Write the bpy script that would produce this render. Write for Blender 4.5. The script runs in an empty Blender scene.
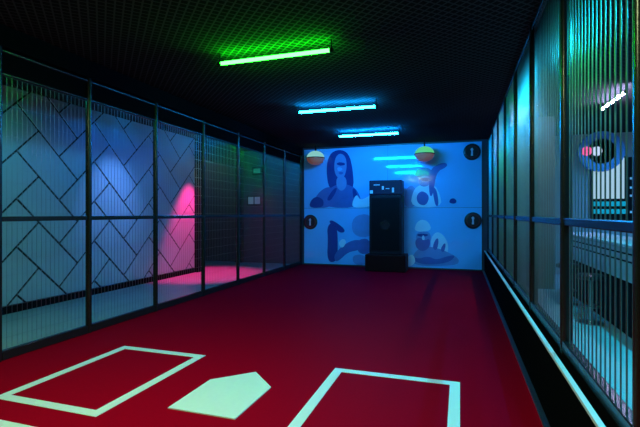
import bpy, bmesh, math, random
from mathutils import Vector, Matrix
random.seed(7)
SC = bpy.context.scene
COL = SC.collection
PI = math.pi

# ------------------------------------------------------------------ camera frame (metres)
F_PX, CX, CY, H = 430.0, 320.0, 213.5, 1.5
TH = math.atan(140.0 / 430.0)
CT, ST = math.cos(TH), math.sin(TH)
D = 11.9                       # far wall
XL, XB = -4.45, -6.45          # left fence, corridor wall behind it
XK, XR = 0.60, 0.67            # right kerb face, right fence
XO = 4.7                       # outer wall of the neighbouring bay
ZC = 3.42                      # ceiling
ZM = 1.443                     # middle rails

def on_wall(px, py, Y=D):
    """where the sight line of a photo pixel meets the vertical plane at distance Y"""
    xc = px - CX
    X = Y * (xc * CT - F_PX * ST) / (xc * ST + F_PX * CT)
    zc = -X * ST + Y * CT
    return X, H + (CY - py) / F_PX * zc

# ------------------------------------------------------------------ materials
def mat(name, col, rough=0.5, metal=0.0, spec=0.5, noise=0.0, nscale=8.0, emit=None, estr=0.0, coat=0.0, bump=0.0):
    m = bpy.data.materials.new(name); m.use_nodes = True
    nt = m.node_tree; b = nt.nodes['Principled BSDF']
    b.inputs['Base Color'].default_value = (*col, 1)
    b.inputs['Roughness'].default_value = rough
    b.inputs['Metallic'].default_value = metal
    b.inputs['Specular IOR Level'].default_value = spec
    b.inputs['Coat Weight'].default_value = coat
    if emit:
        b.inputs['Emission Color'].default_value = (*emit, 1)
        b.inputs['Emission Strength'].default_value = estr
    if noise or bump:
        tc = nt.nodes.new('ShaderNodeTexCoord')
        n = nt.nodes.new('ShaderNodeTexNoise'); n.inputs['Scale'].default_value = nscale
        n.inputs['Detail'].default_value = 5
        nt.links.new(tc.outputs['Object'], n.inputs['Vector'])
        if noise:
            mx = nt.nodes.new('ShaderNodeMix'); mx.data_type = 'RGBA'
            mx.inputs['A'].default_value = (*[c * (1 - noise) for c in col], 1)
            mx.inputs['B'].default_value = (*[min(1, c * (1 + noise)) for c in col], 1)
            nt.links.new(n.outputs['Fac'], mx.inputs['Factor'])
            nt.links.new(mx.outputs['Result'], b.inputs['Base Color'])
        if bump:
            bp = nt.nodes.new('ShaderNodeBump'); bp.inputs['Strength'].default_value = bump
            bp.inputs['Distance'].default_value = 0.01
            nt.links.new(n.outputs['Fac'], bp.inputs['Height'])
            nt.links.new(bp.outputs['Normal'], b.inputs['Normal'])
    return m

def ceiling_mat():
    m = mat('perforated_black_ceiling', (0.02, 0.02, 0.022), 0.9, spec=0.0)
    nt = m.node_tree; b = nt.nodes['Principled BSDF']
    tc = nt.nodes.new('ShaderNodeTexCoord')
    outs = []
    for rz in (PI / 4, -PI / 4):
        mp = nt.nodes.new('ShaderNodeMapping'); mp.inputs['Rotation'].default_value = (0, 0, rz)
        w = nt.nodes.new('ShaderNodeTexWave'); w.inputs['Scale'].default_value = 4.2
        nt.links.new(tc.outputs['Object'], mp.inputs['Vector']); nt.links.new(mp.outputs['Vector'], w.inputs['Vector'])
        outs.append(w.outputs['Fac'])
    mx = nt.nodes.new('ShaderNodeMath'); mx.operation = 'MAXIMUM'
    nt.links.new(outs[0], mx.inputs[0]); nt.links.new(outs[1], mx.inputs[1])
    r = nt.nodes.new('ShaderNodeValToRGB')
    r.color_ramp.elements[0].position = 0.80; r.color_ramp.elements[0].color = (0.013, 0.013, 0.014, 1)
    r.color_ramp.elements[1].position = 0.97; r.color_ramp.elements[1].color = (0.050, 0.050, 0.054, 1)
    nt.links.new(mx.outputs[0], r.inputs['Fac']); nt.links.new(r.outputs['Color'], b.inputs['Base Color'])
    return m

M = dict(
    turf=mat('red_sports_floor', (0.40, 0.0004, 0.011), 0.6, spec=0.008, noise=0.12, nscale=40, bump=0.12),
    line=mat('white_floor_paint', (0.80, 0.82, 0.80), 0.5, spec=0.3, noise=0.04, nscale=30),
    concrete=mat('pale_concrete_floor', (0.26, 0.27, 0.29), 0.35, spec=0.4, noise=0.15, nscale=3, bump=0.05),
    walk=mat('pale_walkway_floor', (0.50, 0.53, 0.55), 0.4, spec=0.4, noise=0.12, nscale=3),
    matte=mat('matte_black', (0.004, 0.004, 0.005), 0.95, spec=0.0),
    ceiling=ceiling_mat(),
    black=mat('black_paint', (0.004, 0.004, 0.005), 0.6, spec=0.08, noise=0.2, nscale=12),
    steel=mat('black_steel', (0.010, 0.011, 0.014), 0.25, spec=0.4, noise=0.2, nscale=20),
    wire=mat('galvanised_wire', (0.32, 0.34, 0.36), 0.30, metal=1.0, noise=0.1, nscale=30),
    dwire=mat('dark_wire', (0.22, 0.38, 0.40), 0.35, metal=1.0, noise=0.1, nscale=30),
    trim=mat('aluminium_trim', (0.55, 0.57, 0.58), 0.35, metal=1.0, noise=0.1, nscale=20),
    ledge=mat('pale_aluminium_ledge', (0.72, 0.74, 0.75), 0.45, metal=0.2, noise=0.08, nscale=20),
    clad=mat('grey_cladding_board', (0.30, 0.36, 0.40), 0.38, spec=0.5, noise=0.10, nscale=2.5),
    joint=mat('dark_joint', (0.012, 0.012, 0.014), 0.8),
    farwall=mat('dark_wall_paint', (0.045, 0.042, 0.060), 0.35, noise=0.15, nscale=3),
    baywall=mat('bay_wall_paint', (0.30, 0.33, 0.36), 0.5, noise=0.12, nscale=3),
    greywall=mat('grey_column_paint', (0.16, 0.15, 0.15), 0.5, noise=0.12, nscale=5),
    p0=mat('print_ground', (0.16, 0.50, 0.86), 0.06, spec=0.5, noise=0.07, nscale=1.6),
    p1=mat('print_dark', (0.03, 0.06, 0.25), 0.1, noise=0.15, nscale=5),
    p2=mat('print_middle', (0.08, 0.15, 0.42), 0.1, noise=0.2, nscale=5),
    p3=mat('print_light', (0.55, 0.80, 0.95), 0.1, noise=0.08, nscale=5),
    p4=mat('print_soft', (0.15, 0.30, 0.60), 0.1, noise=0.15, nscale=5),
    badge=mat('badge_black', (0.014, 0.010, 0.016), 0.35),
    badgered=mat('badge_red', (0.20, 0.012, 0.02), 0.35),
    navy=mat('machine_navy', (0.006, 0.005, 0.012), 0.5, spec=0.2, noise=0.2, nscale=6),
    navy2=mat('machine_header', (0.014, 0.008, 0.03), 0.4, spec=0.2, noise=0.2, nscale=6),
    maroon=mat('machine_base', (0.020, 0.003, 0.004), 0.5, spec=0.1, noise=0.2, nscale=6),
    pale=mat('pale_decal', (0.55, 0.52, 0.6), 0.4),
    white=mat('white_plastic', (0.75, 0.76, 0.78), 0.4),
    teal=mat('glowing_teal_shelf', (0.03, 0.42, 0.42), 0.35, emit=(0.0, 0.5, 0.5), estr=0.25),  # faint glow added on top of the shelf's own teal
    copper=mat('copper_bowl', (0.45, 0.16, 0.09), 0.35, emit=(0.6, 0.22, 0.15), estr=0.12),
    ringblue=mat('blue_enamel_ring', (0.10, 0.26, 0.60), 0.25),
    dome=mat('dark_blue_dome', (0.15, 0.25, 0.60), 0.3),
    counter=mat('counter_top', (0.55, 0.57, 0.60), 0.2, noise=0.1, nscale=6),
    cpanel=mat('counter_panel', (0.50, 0.56, 0.60), 0.35, noise=0.15, nscale=6),
    seat=mat('black_vinyl', (0.014, 0.014, 0.016), 0.4),
    chrome=mat('brushed_steel', (0.5, 0.5, 0.52), 0.3, metal=1.0),
)
def glow(name, col, s):
    return mat(name, (0.02, 0.02, 0.02), 0.4, emit=col, estr=s)

# ------------------------------------------------------------------ mesh builder
class MB:
    def __init__(self): self.bm = bmesh.new(); self.mats = []
    def _mi(self, m):
        if m not in self.mats: self.mats.append(m)
        return self.mats.index(m)
    def box(self, x0, x1, y0, y1, z0, z1, m=None, bev=0.0):
        r = bmesh.ops.create_cube(self.bm, size=1)
        vs = r['verts']
        for v in vs:
            v.co = Vector(((x0 + x1) / 2 + v.co.x * (x1 - x0), (y0 + y1) / 2 + v.co.y * (y1 - y0), (z0 + z1) / 2 + v.co.z * (z1 - z0)))
        if bev:
            es = list({e for v in vs for e in v.link_edges})
            bmesh.ops.bevel(self.bm, geom=es, offset=bev, segments=2, affect='EDGES', profile=0.5)
        return self
    def tube(self, a, b, r, seg=12, r2=None):
        a, b = Vector(a), Vector(b); d = b - a
        mt = Matrix.Translation((a + b) / 2) @ d.to_track_quat('Z', 'Y').to_matrix().to_4x4()
        bmesh.ops.create_cone(self.bm, cap_ends=True, segments=seg, radius1=r, radius2=r if r2 is None else r2, depth=d.length, matrix=mt)
        return self
    def lathe(self, prof, c, axis='Z', seg=32):
        c = Vector(c); rings = []
        for r, h in prof:
            ring = []
            for i in range(seg):
                a = 2 * PI * i / seg
                if axis == 'Z': p = Vector((r * math.cos(a), r * math.sin(a), h))
                else: p = Vector((r * math.cos(a), -h, r * math.sin(a)))   # faces -Y
                ring.append(self.bm.verts.new(c + p))
            rings.append(ring)
        for a, b in zip(rings, rings[1:]):
            for i in range(seg):
                self.bm.faces.new((a[i], a[(i + 1) % seg], b[(i + 1) % seg], b[i]))
        self.bm.faces.new(rings[0][::-1]); self.bm.faces.new(rings[-1])
        return self
    def prism(self, pts, y0, y1):
        """an outline in x,z given depth from y0 (front) to y1"""
        f = [self.bm.verts.new((x, y0, z)) for x, z in pts]
        k = [self.bm.verts.new((x, y1, z)) for x, z in pts]
        self.bm.faces.new(f); self.bm.faces.new(k[::-1])
        n = len(pts)
        for i in range(n): self.bm.faces.new((f[(i + 1) % n], f[i], k[i], k[(i + 1) % n]))
        return self
    def slab(self, pts, z0, z1):
        f = [self.bm.verts.new((x, y, z1)) for x, y in pts]
        k = [self.bm.verts.new((x, y, z0)) for x, y in pts]
        self.bm.faces.new(f); self.bm.faces.new(k[::-1])
        n = len(pts)
        for i in range(n): self.bm.faces.new((f[(i + 1) % n], f[i], k[i], k[(i + 1) % n]))
        return self
    def build(self, name, m, parent=None, smooth=False, at=None):
        """at: base point the mesh is stored relative to"""
        bmesh.ops.recalc_face_normals(self.bm, faces=self.bm.faces)
        me = bpy.data.meshes.new(name)
        p = parent
        off = Vector((0, 0, 0))
        while p is not None: off += p.location; p = p.parent
        at = Vector(at) if at is not None else None
        org = (off if parent is not None else (at if at is not None else Vector((0, 0, 0))))
        bmesh.ops.translate(self.bm, verts=self.bm.verts, vec=-org)
        self.bm.to_mesh(me); self.bm.free()
        me.materials.append(m)
        o = bpy.data.objects.new(name, me); COL.objects.link(o)
        if parent is not None: o.parent = parent
        elif at is not None: o.location = at
        if smooth:
            me.shade_smooth()
            try:
                for p_ in me.polygons: p_.use_smooth = True
            except Exception: pass
            es = o.modifiers.new('edges', 'EDGE_SPLIT'); es.split_angle = math.radians(40)
        return o

def tag(o, label=None, cat=None, group=None, kind=None):
    if label: o['label'] = label
    if cat: o['category'] = cat
    if group: o['group'] = group
    if kind: o['kind'] = kind
    return o
def thing(name, label, cat, loc=(0, 0, 0), group=None):
    o = bpy.data.objects.new(name, None); COL.objects.link(o); o.location = loc
    o.empty_display_size = 0.1
    return tag(o, label, cat, group)
def struct(name, mb, m, label=None):
    o = mb.build(name, m); tag(o, label, None, None, 'structure'); return o

# ------------------------------------------------------------------ the room shell
Y0 = -1.0
struct('floor', MB().box(XL, XK, Y0, D, -0.1, 0), M['turf'], 'red sports floor')
struct('corridor_floor', MB().box(XB - 1.6, XL, Y0, D, -0.1, 0), M['concrete'], 'pale corridor floor behind the left fence')
struct('walkway_floor', MB().box(XK, XO, Y0, D, -0.1, 0), M['walk'], 'pale walkway floor behind the right fence')
struct('ceiling', MB().box(XB - 1.6, XO, Y0, D, ZC, ZC + 0.1), M['ceiling'], 'black perforated ceiling')
struct('wall_end', MB().box(XR, XO, D, D + 0.15, -0.1, ZC + 0.1), M['baywall'], 'end wall of the neighbouring bay')
struct('wall_far', MB().box(XB - 1.7, XR, D, D + 0.15, -0.1, ZC + 0.1), M['farwall'], 'dark far wall')
struct('wall_right', MB().box(XO, XO + 0.15, Y0, D, -0.1, ZC), M['baywall'], 'outer wall of the neighbouring bay')
# corridor wall, with herringbone boards, ends at an opening
YE = 9.45
wl = struct('wall_left', MB().box(XB - 0.15, XB - 0.012, Y0, YE, -0.1, ZC), M['joint'], 'corridor wall clad in grey herringbone boards')
def herringbone():
    mb = MB(); bm = mb.bm
    W, n, gap = 0.52, 2, 0.032
    c45 = math.sqrt(0.5)
    def plank(u0, u1, v0, v1):
        u0 += gap / 2; u1 -= gap / 2; v0 += gap / 2; v1 -= gap / 2
        q = []
        for u, v in ((u0, v0), (u1, v0), (u1, v1), (u0, v1)):
            q.append(((u - v) * c45 + 4.45, (u + v) * c45 + 2.095))
        if max(p[1] for p in q) < 0.1 or min(p[1] for p in q) > ZC or max(p[0] for p in q) < 2.0 or min(p[0] for p in q) > YE: return
        f = [bm.verts.new((XB, y, z)) for y, z in q]; k = [bm.verts.new((XB - 0.02, y, z)) for y, z in q]
        bm.faces.new(f); bm.faces.new(k[::-1])
        for i in range(4): bm.faces.new((f[(i + 1) % 4], f[i], k[i], k[(i + 1) % 4]))
    for j in range(-30, 31):
        for m_ in range(-8, 9):
            s = j + 2 * n * m_
            if abs(s) < 34:
                plank(s * W, (s + n) * W, j * W, (j + 1) * W)
                # boards standing the other way in column j: rows j-2n+1+2n*m .. j-n+2n*m
                t = j - 2 * n + 1 + 2 * n * m_
                plank(j * W, (j + 1) * W, t * W, (t + n) * W)
    for co, no in (((0, YE, 0), (0, 1, 0)), ((0, 2.0, 0), (0, -1, 0)), ((0, 0, ZC - 0.01), (0, 0, 1)), ((0, 0, 0.10), (0, 0, -1))):
        g = bm.verts[:] + bm.edges[:] + bm.faces[:]
        bmesh.ops.bisect_plane(bm, geom=g, plane_co=co, plane_no=no, clear_outer=True)
    return mb
herringbone().build('herringbone_cladding', M['clad'], wl)
struct('baseboard_left', MB().box(XB, XB + 0.03, 2.0, YE, 0, 0.12), M['black'], 'black skirting of the corridor wall')
struct('door_1', MB().box(XB - 0.12, XB + 0.10, YE + 0.002, YE + 0.17, 0, ZC).box(XB - 0.12, XB + 0.10, D - 0.14, D - 0.002, 0, ZC)
       .box(XB - 0.12, XB + 0.10, YE + 0.17, D - 0.14, 2.9, ZC), M['black'], 'dark opening at the end of the corridor wall')
struct('wall_recess', MB().box(XB - 1.7, XB - 1.6, YE, D, 0, ZC).box(XB - 1.6, XB - 0.15, YE - 0.1, YE, 0, ZC), M['farwall'], 'dark recess behind the opening')
struct('trim_1', MB().box(XL - 0.04, XL + 0.04, Y0, D, 3.20, ZC), M['matte'], 'black bulkhead above the left fence')
# low kerb wall on the right with a bright metal ledge and floor trim
struct('kerb_wall', MB().box(XK, XK + 0.16, Y0, D, 0, 0.52), M['matte'], 'low black kerb wall under the right fence')
struct('trim_2', MB().box(XK - 0.006, XK + 0.024, Y0, D, 0.521, 0.540), M['ledge'], 'bright metal ledge on the kerb wall')
struct('trim_3', MB().box(XK - 0.045, XK - 0.001, Y0, D, 0.001, 0.014), M['trim'], 'metal edging between red floor and kerb')

# ------------------------------------------------------------------ fences
LY = [3.13, 4.25, 5.50, 6.79, 8.08, 9.35, 10.6, 11.84]
RY = [2.04, 3.37, 4.77, 6.11, 7.47, 8.84, 10.2, 11.8]
def rounded_post(mb, x, y, z0, z1, r=0.036): return mb.tube((x, y, z0), (x, y, z1), r, 20)

fl = thing('mesh_fence', 'black steel fence with fine vertical wire along the left edge of the red floor', 'fence', (XL, LY[0], 0))
for y in LY:
    rounded_post(MB(), XL, y, 0, 3.20).build('post', M['steel'], fl, True)
for a, b in zip(LY, LY[1:]):
    mb = MB()
    n = max(2, int(round((b - a - 0.07) / 0.055)))
    for i in range(1, n):
        y = a + 0.035 + (b - a - 0.07) * i / n
        mb.tube((XL, y, 0.10), (XL, y, 2.93), 0.0021, 6)
    k = 0.22
    while k < 2.9:
        mb.tube((XL - 0.004, a + 0.03, k), (XL - 0.004, b - 0.03, k), 0.0014, 6); k += 0.16
    p = mb.build('wire_panel', M['wire'], fl, True)
    MB().tube((XL, a + 0.03, 3.165), (XL, b - 0.03, 3.165), 0.022, 12).build('top_rail', M['steel'], p, True)
    MB().tube((XL, a + 0.03, 2.93), (XL, b - 0.03, 2.93), 0.022, 12).build('upper_rail', M['steel'], p, True)
    MB().box(XL - 0.006, XL + 0.006, a + 0.03, b - 0.03, 2.952, 3.143).build('fascia', M['matte'], p)
    MB().box(XL - 0.022, XL + 0.022, a + 0.03, b - 0.03, ZM - 0.026, ZM + 0.026, bev=0.006).build('middle_rail', M['steel'], p)
    MB().box(XL - 0.025, XL + 0.025, a + 0.03, b - 0.03, 0.0, 0.10, bev=0.006).build('bottom_rail', M['steel'], p)

fr = thing('mesh_fence', 'black steel fence with vertical bars standing on the low kerb to the right', 'fence', (XR + 0.03, RY[0], 0.52))
for y in RY:
    rounded_post(MB(), XR + 0.03, y, 0.521, ZC - 0.005).build('post', M['steel'], fr, True)
for a, b in zip(RY, RY[1:]):
    mb = MB(); x = XR + 0.03
    n = max(2, int(round((b - a - 0.07) / 0.075)))
    for i in range(1, n):
        y = a + 0.035 + (b - a - 0.07) * i / n
        mb.tube((x, y, 0.62), (x, y, 3.34), 0.0042, 8)
    p = mb.build('wire_panel', M['dwire'], fr, True)
    MB().box(x - 0.02, x + 0.02, a + 0.03, b - 0.03, 3.34, 3.38, bev=0.006).build('top_rail', M['steel'], p)
    MB().box(x - 0.022, x + 0.022, a + 0.03, b - 0.03, ZM - 0.026, ZM + 0.026, bev=0.006).build('middle_rail', M['steel'], p)
    MB().box(x - 0.03, x + 0.03, a + 0.03, b - 0.03, 0.548, 0.625, bev=0.006).build('bottom_rail', M['steel'], p)

# ------------------------------------------------------------------ floor markings
def outline_box(x0, x1, y0, y1, w, name, label, group):
    mb = MB()
    mb.box(x0, x0 + w, y0, y1, 0.0005, 0.004).box(x1 - w, x1, y0, y1, 0.0005, 0.004)
    mb.box(x0 + w, x1 - w, y0, y0 + w, 0.0005, 0.004).box(x0 + w, x1 - w, y1 - w, y1, 0.0005, 0.004)
    return tag(mb.build(name, M['line'], at=((x0 + x1) / 2, (y0 + y1) / 2, 0)), label, 'floor marking', group)
outline_box(-3.61, -2.55, 2.50, 3.94, 0.085, 'batter_box', 'pale painted rectangle outline on the red floor left of home plate', "batter's boxes")
outline_box(-1.15, 0.0, 2.52, 4.01, 0.085, 'batter_box', 'pale painted rectangle outline on the red floor right of home plate', "batter's boxes")
tag(MB().box(-3.9, -2.3, 2.12, 2.25, 0.0005, 0.004).build('painted_line', M['line'], at=(-3.1, 2.2, 0)),
    'short pale painted line at the bottom left, in front of the left rectangle', 'floor marking')
tag(MB().slab([(-2.135, 2.78), (-1.555, 2.78), (-1.545, 3.385), (-1.83, 3.665), (-2.135, 3.37)], 0.0005, 0.009).build('home_plate', M['line'], at=(-1.84, 3.1, 0)),
    'pale five-sided home plate between the two painted rectangles', 'home plate')

# ------------------------------------------------------------------ ceiling LED tubes
def led_tube(c, along, L, em, label, z=3.30, group=None):
    t = thing('led_tube_light', label, 'ceiling light', (c[0], c[1], z), group)
    d = Vector((1, 0, 0)) if along == 'X' else Vector((0, 1, 0))
    cc = Vector((c[0], c[1], z))
    MB().tube(cc - d * L / 2, cc + d * L / 2, 0.020, 16).build('tube', em, t, True)
    for s in (-1, 1):
        e = cc + d * s * (L / 2)
        MB().tube(e, e + d * s * 0.04, 0.024, 16).build('end_cap', M['black'], t, True)
        h = cc + d * s * (L / 2 + 0.02)
        MB().tube(h + Vector((0, 0, 0.02)), (h.x, h.y, ZC), 0.006, 8).build('hanger', M['black'], t, True)
    return t
G_ = 'led tubes across the batting lane'
led_tube((-2.045, 4.54), 'X', 1.36, glow('green_led', (0.0046, 1.0, 0.0060), 135), 'glowing green tube light under the black ceiling, nearest of three', group=G_)
led_tube((-2.035, 7.165), 'X', 1.36, glow('cyan_led', (0.0021, 0.36, 1.0), 250), 'pale cyan-blue tube light under the ceiling, between green tube and farthest tube', group=G_)
led_tube((-1.995, 9.70), 'X', 1.36, glow('blue_led', (0.0014, 0.29, 1.0), 520), 'pale blue tube light under the ceiling, nearest the picture wall', group=G_)
led_tube((2.33, 8.02), 'Y', 1.10, glow('white_led', (0.60, 0.55, 1.0), 210), 'white-blue tube light seen through the bars of the right fence', group=None)

def area(name, loc, size, col, power, rot=(0, 0, 0), spread=PI):
    l = bpy.data.lights.new(name, 'AREA'); l.shape = 'RECTANGLE'; l.size, l.size_y = size
    l.color = col; l.energy = power; l.spread = spread
    o = bpy.data.objects.new(name, l); COL.objects.link(o); o.location = loc; o.rotation_euler = rot
    return o
def spot(name, loc, target, col, power, ang, blend=0.4, r=0.05):
    l = bpy.data.lights.new(name, 'SPOT'); l.color = col; l.energy = power; l.spot_size = math.radians(ang); l.spot_blend = blend
    l.shadow_soft_size = r
    o = bpy.data.objects.new(name, l); COL.objects.link(o); o.location = loc
    o.rotation_euler = (Vector(target) - Vector(loc)).to_track_quat('-Z', 'Y').to_euler()
    return o
# the row of tubes goes on over the camera; the neighbouring bay has its own
area('tube_over_batter', (-1.97, 1.9, 3.25), (1.3, 0.05), (0.62, 0.80, 0.36), 88)
area('tube_behind_batter', (-1.97, -0.6, 3.25), (1.3, 0.05), (0.62, 0.80, 0.36), 38)
area('bay_tube_near', (1.45, 1.7, 3.25), (0.05, 1.1), (0.01, 0.80, 0.95), 60)
area('bay_tube_middle', (1.85, 4.5, 3.25), (0.05, 1.1), (0.01, 0.66, 1.0), 120)

area('corridor_fill_near', (-5.4, 3.6, 3.25), (0.05, 1.1), (0.01, 0.70, 0.45), 26)  # unseen fill light added to tint the near corridor teal
area('corridor_fill_middle', (-5.4, 7.0, 3.25), (0.05, 1.1), (0.0, 0.14, 1.0), 20)  # added fill, no such lamp seen; turns the farther boards blue
area('bay_fill_far', (3.75, 9.2, 3.25), (0.05, 1.1), (0.03, 0.42, 1.0), 110)  # extra light added out of view to brighten the end of the bay
# spotlights in the corridor
def spot_fixture(loc, label, m):
    t = thing('ceiling_spotlight', label, 'spotlight', loc)
    x, y, z = loc
    MB().tube((x, y, z), (x, y, z + 0.14), 0.05, 20).build('housing', M['black'], t, True)
    MB().tube((x, y, z + 0.14), (x, y, ZC), 0.012, 10).build('stem', M['black'], t, True)
    return t
spot_fixture((-5.25, 6.75, 3.06), 'small black spotlight over the blue-lit corridor boards', None)
spot('corridor_blue', (-5.25, 6.75, 3.03), (-6.45, 6.75, 1.75), (0.14, 0.34, 1.0), 200, 62, 1.0)
spot_fixture((-5.95, 9.2, 3.06), 'small black spotlight over the pink-lit end of the corridor', None)
spot('corridor_pink', (-5.95, 9.2, 3.03), (-6.05, 9.25, 0), (1.0, 0.02, 0.22), 1100, 62, 0.6)

# ------------------------------------------------------------------ picture wall
SPLIT_Z, SPLIT_X = 1.655, -1.9
XA, XZ = -4.36, 0.54
def panel(x0, x1, z0, z1, label, polys, badge):
    t = thing('mural_panel', label, 'wall picture', ((x0 + x1) / 2, D - 0.03, z0), 'blue-lit pictures on the far wall')
    MB().box(x0 + 0.004, x1 - 0.004, D - 0.025, D - 0.001, z0 + 0.004, z1 - 0.004).build('board', M['p0'], t)
    for k, (mk, nm, pts) in enumerate(polys):
        q = [on_wall(px, py, D - 0.026) for px, py in pts]
        q = [(min(max(x, x0 + 0.01), x1 - 0.01), min(max(z, z0 + 0.01), z1 - 0.01)) for x, z in q]
        y = D - 0.027 - 0.0012 * k
        MB().prism(smooth_loop(q), y, D - 0.025).build(nm, M[mk], t)
    if badge:
        bx, bz = on_wall(*badge, D - 0.03)
        b = MB().lathe([(0.215, 0.0), (0.215, 0.022), (0.205, 0.028)], (bx, D - 0.026, bz), 'Y', 32).build('badge', M['badge'], t, True)
        MB().lathe([(0.165, 0.0285), (0.165, 0.0325)], (bx, D - 0.026, bz), 'Y', 32).build('badge_disc', M['badgered'], b, True)
        MB().lathe([(0.145, 0.033), (0.145, 0.036)], (bx, D - 0.026, bz), 'Y', 32).build('badge_face', M['badge'], b, True)
        MB().prism([(bx - 0.03, bz - 0.10), (bx + 0.025, bz - 0.10), (bx + 0.02, bz + 0.02), (bx + 0.035, bz + 0.07), (bx, bz + 0.11), (bx - 0.04, bz + 0.07), (bx - 0.02, bz + 0.02)],
                   D - 0.068, D - 0.0625).build('badge_emblem', M['pale'], b)
    return t
def smooth_loop(q, it=2):
    for _ in range(it):
        r = []
        for a, b in zip(q, q[1:] + q[:1]):
            r.append((a[0] * .75 + b[0] * .25, a[1] * .75 + b[1] * .25)); r.append((a[0] * .25 + b[0] * .75, a[1] * .25 + b[1] * .75))
        q = r
    return q
panel(XA, SPLIT_X, SPLIT_Z, 3.37, 'upper left wall picture of a person with long dark hair', [
    ('p1', 'printed_hair', [(329, 190), (326, 170), (329, 154), (339, 149), (349, 153), (353, 170), (354, 190), (341, 194)]),
    ('p2', 'printed_arm', [(313, 209), (314, 199), (322, 189), (332, 186), (334, 200), (330, 209)]),
    ('p2', 'printed_torso', [(322, 209), (326, 192), (336, 184), (348, 184), (358, 190), (363, 209)]),
    ('p4', 'printed_neck', [(336, 186), (337, 176), (346, 176), (347, 187), (341, 192)]),
    ('p4', 'printed_face', [(334, 165), (336, 156), (341, 153), (346, 157), (347, 168), (344, 178), (339, 179), (335, 174)]),
    ('p1', 'printed_eyes', [(336, 164), (339, 162), (345, 163), (345, 165), (340, 166)]),
    ('p2', 'printed_mouth', [(338, 173), (341, 171.5), (344, 173), (341, 175)]),
    ('p0', 'printed_cheek', [(337, 168), (340, 167), (343, 169), (341, 171), (338, 171)]),
    ('p1', 'printed_strap', [(326, 200), (334, 188), (338, 188), (331, 201)]),
    ('p1', 'printed_strap', [(352, 188), (356, 189), (358, 201), (354, 201)]),
    ('p1', 'printed_glove', [(309, 209), (311, 200), (317, 196), (324, 200), (323, 209)]),
    ('p3', 'printed_hand', [(352, 209), (353, 200), (357, 194), (360, 200), (366, 198), (372, 194), (374, 204), (366, 209)]),
], None)
panel(XA, SPLIT_X, 0.04, SPLIT_Z, 'lower left wall picture of a person leaning forward', [
    ('p4', 'printed_backdrop', [(352, 216), (372, 213), (373, 238), (352, 236)]),
    ('p1', 'printed_torso', [(327, 262), (328, 238), (327, 228), (331, 222), (337, 226), (338, 245), (337, 262)]),
    ('p1', 'printed_arm', [(328, 221), (333, 220), (345, 229), (344, 233), (338, 232)]),
    ('p2', 'printed_leg', [(334, 254), (346, 243), (357, 239), (366, 243), (360, 250), (348, 252), (340, 260), (335, 262)]),
    ('p2', 'printed_knee', [(356, 240), (370, 238), (371, 254), (358, 254)]),
    ('p4', 'printed_shoe', [(352, 256), (360, 254), (368, 258), (366, 265), (354, 265)]),
    ('p3', 'printed_sleeve', [(338, 243), (343, 238), (347, 242), (342, 249)]),
], (310.5, 222))
panel(SPLIT_X, XZ, SPLIT_Z, 3.37, 'upper right wall picture of a player in a pale shirt', [
    ('p4', 'printed_arm', [(404, 209), (405, 190), (412, 184), (417, 192), (416, 209)]),
    ('p3', 'printed_shirt', [(410, 209), (413, 190), (421, 184), (434, 184), (440, 194), (442, 209)]),
    ('p2', 'printed_cap', [(414, 176), (417, 169), (426, 167), (432, 170), (433, 177), (424, 179)]),
    ('p4', 'printed_face', [(418, 180), (421, 176), (430, 176), (431, 183), (426, 187), (420, 186)]),
    ('p2', 'printed_bat', [(429, 170), (440, 163), (447, 163), (447, 167), (436, 172), (433, 196), (429, 196)]),
    ('p2', 'printed_glove', [(416, 196), (422, 190), (430, 196), (426, 206), (418, 204)]),
    ('p1', 'printed_eyes', [(419, 179), (424, 177.5), (430, 178.5), (429, 181), (423, 181)]),
    ('p2', 'printed_fold', [(432, 186), (437, 190), (439, 206), (435, 206)]),
    ('p1', 'printed_ball', [(449, 203), (450, 199), (454, 198), (457, 201), (455, 204)]),
], (472, 152))
panel(SPLIT_X, XZ, 0.04, SPLIT_Z, 'lower right wall picture of a bearded player resting his chin', [
    ('p3', 'printed_shoulder', [(432, 258), (430, 240), (436, 231), (444, 235), (449, 246), (446, 260)]),
    ('p4', 'printed_shirt', [(410, 266), (414, 252), (424, 246), (438, 248), (452, 254), (460, 260), (456, 266)]),
    ('p3', 'printed_cap', [(414, 232), (416, 223), (422, 219), (429, 222), (432, 231)]),
    ('p4', 'printed_face', [(415, 232), (430, 231), (431, 241), (426, 247), (418, 246)]),
    ('p2', 'printed_beard', [(415, 240), (420, 237), (424, 241), (430, 238), (430, 247), (423, 252), (416, 248)]),
    ('p1', 'printed_eyes', [(416, 235), (420, 233.5), (428, 234), (428, 236), (421, 237)]),
    ('p3', 'printed_nose', [(422, 236), (424, 235), (425, 240), (422, 240)]),
    ('p2', 'printed_fold', [(432, 248), (436, 238), (439, 239), (437, 251)]),
    ('p2', 'printed_fold', [(440, 250), (444, 243), (446, 244), (444, 253)]),
    ('p2', 'printed_forearm', [(412, 256), (418, 259), (428, 256), (436, 260), (448, 256), (456, 255), (450, 262), (432, 265), (416, 263)]),
    ('p3', 'printed_hand', [(406, 266), (408, 256), (413, 254), (416, 261), (412, 266)]),
], (473, 220.5))

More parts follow.
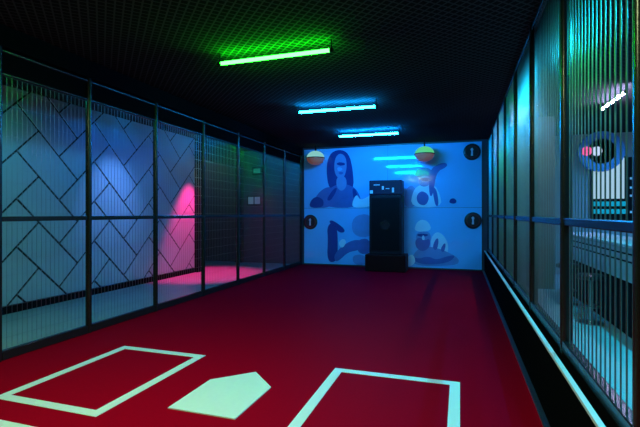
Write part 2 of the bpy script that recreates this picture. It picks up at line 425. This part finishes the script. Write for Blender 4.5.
# hanging globe lamps in front of the pictures
def globe(px, py, top, label):
    Y = 11.5
    x, z = on_wall(px, py, Y)
    t = thing('globe_lamp', label, 'lamp', (x, Y, z), 'hanging globe lamps')
    R = 0.25
    MB().lathe([(R * math.cos(a), 0.8 * R * math.sin(a)) for a in [i * PI / 2 / 8 * 0.97 for i in range(9)]], (x, Y, z), 'Z', 28).build('shade', top, t, True)
    MB().lathe([(R * math.cos(a), 0.8 * R * math.sin(a)) for a in [-PI / 2 * 0.97 * i / 8 for i in range(8, 0, -1)]] + [(R, -0.004)], (x, Y, z), 'Z', 28).build('bowl', M['copper'], t, True)
    MB().lathe([(R * 0.995, -0.012), (R + 0.012, -0.008), (R + 0.012, 0.008), (R * 0.995, 0.012)], (x, Y, z), 'Z', 28).build('rim', M['black'], t, True)
    MB().tube((x, Y, z + 0.19), (x, Y, ZC), 0.02, 10).build('stem', M['black'], t, True)
globe(315.5, 158, glow('pale_cyan_shade', (0.30, 0.75, 0.70), 0.75), 'globe lamp with pale cyan top and copper bowl at the left of the pictures')
globe(424.5, 154, glow('green_shade', (0.12, 0.80, 0.30), 0.75), 'globe lamp with green top and copper bowl right of the dark machine')

# ------------------------------------------------------------------ pitching machine
mx, my = -1.83, 11.3
t = thing('pitching_machine', 'tall dark pitching machine cabinet on a black-red base before the pictures', 'pitching machine', (mx, my, 0))
MB().box(mx - 0.52, mx + 0.52, my - 0.32, my + 0.32, 0, 0.44, bev=0.02).build('base', M['maroon'], t)
body = MB().box(mx - 0.42, mx + 0.42, my - 0.24, my + 0.24, 0.441, 1.98, bev=0.015).build('cabinet', M['navy'], t)
MB().box(mx - 0.36, mx + 0.36, my - 0.252, my - 0.241, 0.55, 1.90, bev=0.004).build('front_panel', M['black'], body)
MB().lathe([(0.13, 0.0), (0.13, 0.02), (0.09, 0.02), (0.085, 0.004)], (mx, my - 0.253, 1.2), 'Y', 28).build('ball_port', M['steel'], body, True)
hd = MB().box(mx - 0.42, mx + 0.42, my - 0.26, my + 0.24, 1.981, 2.36, bev=0.02).build('header', M['navy2'], t)
for dx, dz, w, h in ((-0.22, 2.24, 0.16, 0.02), (-0.06, 2.16, 0.05, 0.09), (0.06, 2.14, 0.09, 0.02), (0.2, 2.10, 0.05, 0.12), (-0.36, 2.06, 0.08, 0.08)):
    MB().box(mx + dx - w / 2, mx + dx + w / 2, my - 0.266, my - 0.261, dz - h / 2, dz + h / 2).build('decal', M['pale'], hd)

# corridor end: green glow and pale sheets added for glints on the wall
x, z = on_wall(258, 171)
t = thing('green_glint_box', 'small green glowing box added on the dark wall at the end of the corridor', 'lamp', (x, D, z))
MB().box(x - 0.17, x + 0.17, D - 0.05, D, z - 0.13, z + 0.13, bev=0.01).build('case', M['black'], t)
MB().box(x - 0.13, x + 0.10, D - 0.056, D - 0.051, z - 0.07, z + 0.07, bev=0.002).build('glow_face', glow('green_glint', (0.02, 0.42, 0.30), 0.35), t)
x, z = on_wall(254.5, 200.5)
t = thing('pale_glint_panel', 'two small pale sheets added in a dark frame below the green glowing box', 'notice', (x, D, z))
MB().box(x - 0.24, x + 0.24, D - 0.03, D, z - 0.15, z + 0.15, bev=0.005).build('frame', M['black'], t)
for s in (-1, 1): MB().box(x + s * 0.11 - 0.09, x + s * 0.11 + 0.09, D - 0.034, D - 0.031, z - 0.11, z + 0.11).build('sheet', M['white'], t)

# ------------------------------------------------------------------ neighbouring bay
struct('bay_column', MB().box(1.32, 1.78, 9.5, 9.95, 0, ZC), M['greywall'], 'grey square column behind the right fence')
cy0, cy1 = 3.2, 9.3
t = thing('counter', 'long counter with bright top and striped front beyond the right fence', 'counter', (2.1, cy0, 0))
MB().box(1.95, 2.35, cy0 + 0.05, cy1 - 0.05, 0, 0.70, bev=0.01).build('base', M['black'], t)
fp = MB().box(1.86, 2.38, cy0 + 0.02, cy1 - 0.02, 0.701, 1.10, bev=0.006).build('front_panel', M['cpanel'], t)
for zz in (0.93, 1.02): MB().box(1.848, 1.859, cy0 + 0.02, cy1 - 0.02, zz, zz + 0.018).build('groove_strip', M['black'], fp)
MB().box(1.80, 2.44, cy0, cy1, 1.101, 1.15, bev=0.012).build('countertop', M['counter'], t)
def stool(x, y, label):
    t = thing('bar_stool', label, 'stool', (x, y, 0), 'stools along the counter')
    MB().lathe([(0.16, 0.60), (0.175, 0.615), (0.175, 0.65), (0.15, 0.67), (0.02, 0.675)], (x, y, 0), 'Z', 24).build('seat', M['seat'], t, True)
    MB().tube((x, y, 0.03), (x, y, 0.60), 0.022, 14).build('pole', M['chrome'], t, True)
    MB().lathe([(0.17, 0.0), (0.17, 0.012), (0.03, 0.035)], (x, y, 0), 'Z', 24).build('base', M['chrome'], t, True)
    MB().lathe([(0.115, 0.222), (0.13, 0.222), (0.13, 0.236), (0.115, 0.236)], (x, y, 0), 'Z', 24).build('footring', M['chrome'], t, True)
stool(1.70, 6.75, 'dark round bar stool at the counter, nearer of the two')
stool(1.70, 8.05, 'dark round bar stool at the counter, farther of the two')

# round lamp and lit cabinet on the end wall of that bay
Y = D - 0.25
x, z = on_wall(601, 151.5, Y)
R = 0.47
t = thing('round_wall_light', 'large round blue ringed wall light with pink and white bulbs', 'lamp', (x, Y, z))
MB().lathe([(R * 0.8, -0.249), (R * 0.8, -0.02), (R * 0.7, 0.0)], (x, Y, z), 'Y', 40).build('drum', M['dome'], t, True)
def ring(r0, r1, d0, d1, nm, m): MB().lathe([(r0, d0), (r1, d0), (r1 + 0.01, (d0 + d1) / 2), (r1, d1), (r0, d1)], (x, Y, z), 'Y', 40).build(nm, m, t, True)
ring(R * 0.82, R, -0.1, 0.05, 'outer_ring', M['ringblue'])
ring(R * 0.50, R * 0.62, 0.002, 0.05, 'inner_ring', M['ringblue'])
for px, c, s, lb in ((586, (1.0, 0.12, 0.40), 1.0, 'glowing pink bulb'), (596, (0.55, 0.72, 1.0), 1.0, 'glowing white bulb')):
    bx, bz = on_wall(px, 151.5, Y)
    b = MB().lathe([(0.11, 0.0), (0.105, 0.04), (0.075, 0.08), (0.02, 0.10)], (bx, Y - 0.052, bz), 'Y', 24).build('bulb', glow(lb.replace(' ', '_'), c, s), t, True)
    b['label'] = lb
Yc = D - 0.02
xa, za = on_wall(592, 199, Yc); xb, zb = on_wall(623, 158, Yc)
_, zt = on_wall(592, 222, Yc)
t = thing('display_cabinet', 'white lit display cabinet with teal shelves below the round wall light', 'cabinet', ((xa + xb) / 2, D, zt))
MB().box(xa - 0.03, xb + 0.03, D - 0.10, D, zt, zb + 0.03, bev=0.008).build('case', M['black'], t)
MB().box(xa, xb, D - 0.115, D - 0.101, za, zb, bev=0.003).build('lit_panel', glow('white_lit_panel', (0.42, 0.68, 0.85), 0.8), t)
for py in (204, 211.5):
    _, zz = on_wall(600, py, Yc)
    MB().box(xa, xb + 0.02, D - 0.16, D - 0.101, zz - 0.055, zz + 0.055, bev=0.006).build('shelf', M['teal'], t)
fx = xb + 0.06
sd = MB().box(fx, fx + 0.22, D - 0.2, D, zt, zb, bev=0.01).build('side_frame', M['black'], t)
for py in (179, 188, 196, 212):
    _, zz = on_wall(628, py, Yc)
    MB().box(fx + 0.02, fx + 0.12, D - 0.212, D - 0.201, zz - 0.025, zz + 0.025).build('hinge', M['white'], sd)

# ------------------------------------------------------------------ camera, world, view
cam = bpy.data.cameras.new('camera'); cam.sensor_width = 36; cam.lens = F_PX / 640 * 36
co = bpy.data.objects.new('camera', cam); COL.objects.link(co)
co.location = (0, 0, H); co.rotation_euler = (PI / 2, 0, TH)
cam.clip_start = 0.05
SC.camera = co
w = bpy.data.worlds.new('world'); SC.world = w; w.use_nodes = True
w.node_tree.nodes['Background'].inputs['Color'].default_value = (0.010, 0.014, 0.030, 1)
w.node_tree.nodes['Background'].inputs['Strength'].default_value = 0.2
SC.view_settings.view_transform = 'Standard'; SC.view_settings.look = 'None'
SC.view_settings.exposure = 0.0; SC.view_settings.gamma = 1.0
try: SC.view_settings.use_curve_mapping = False
except Exception: pass
SC.cycles.use_denoising = True
SC.cycles.max_bounces = 8
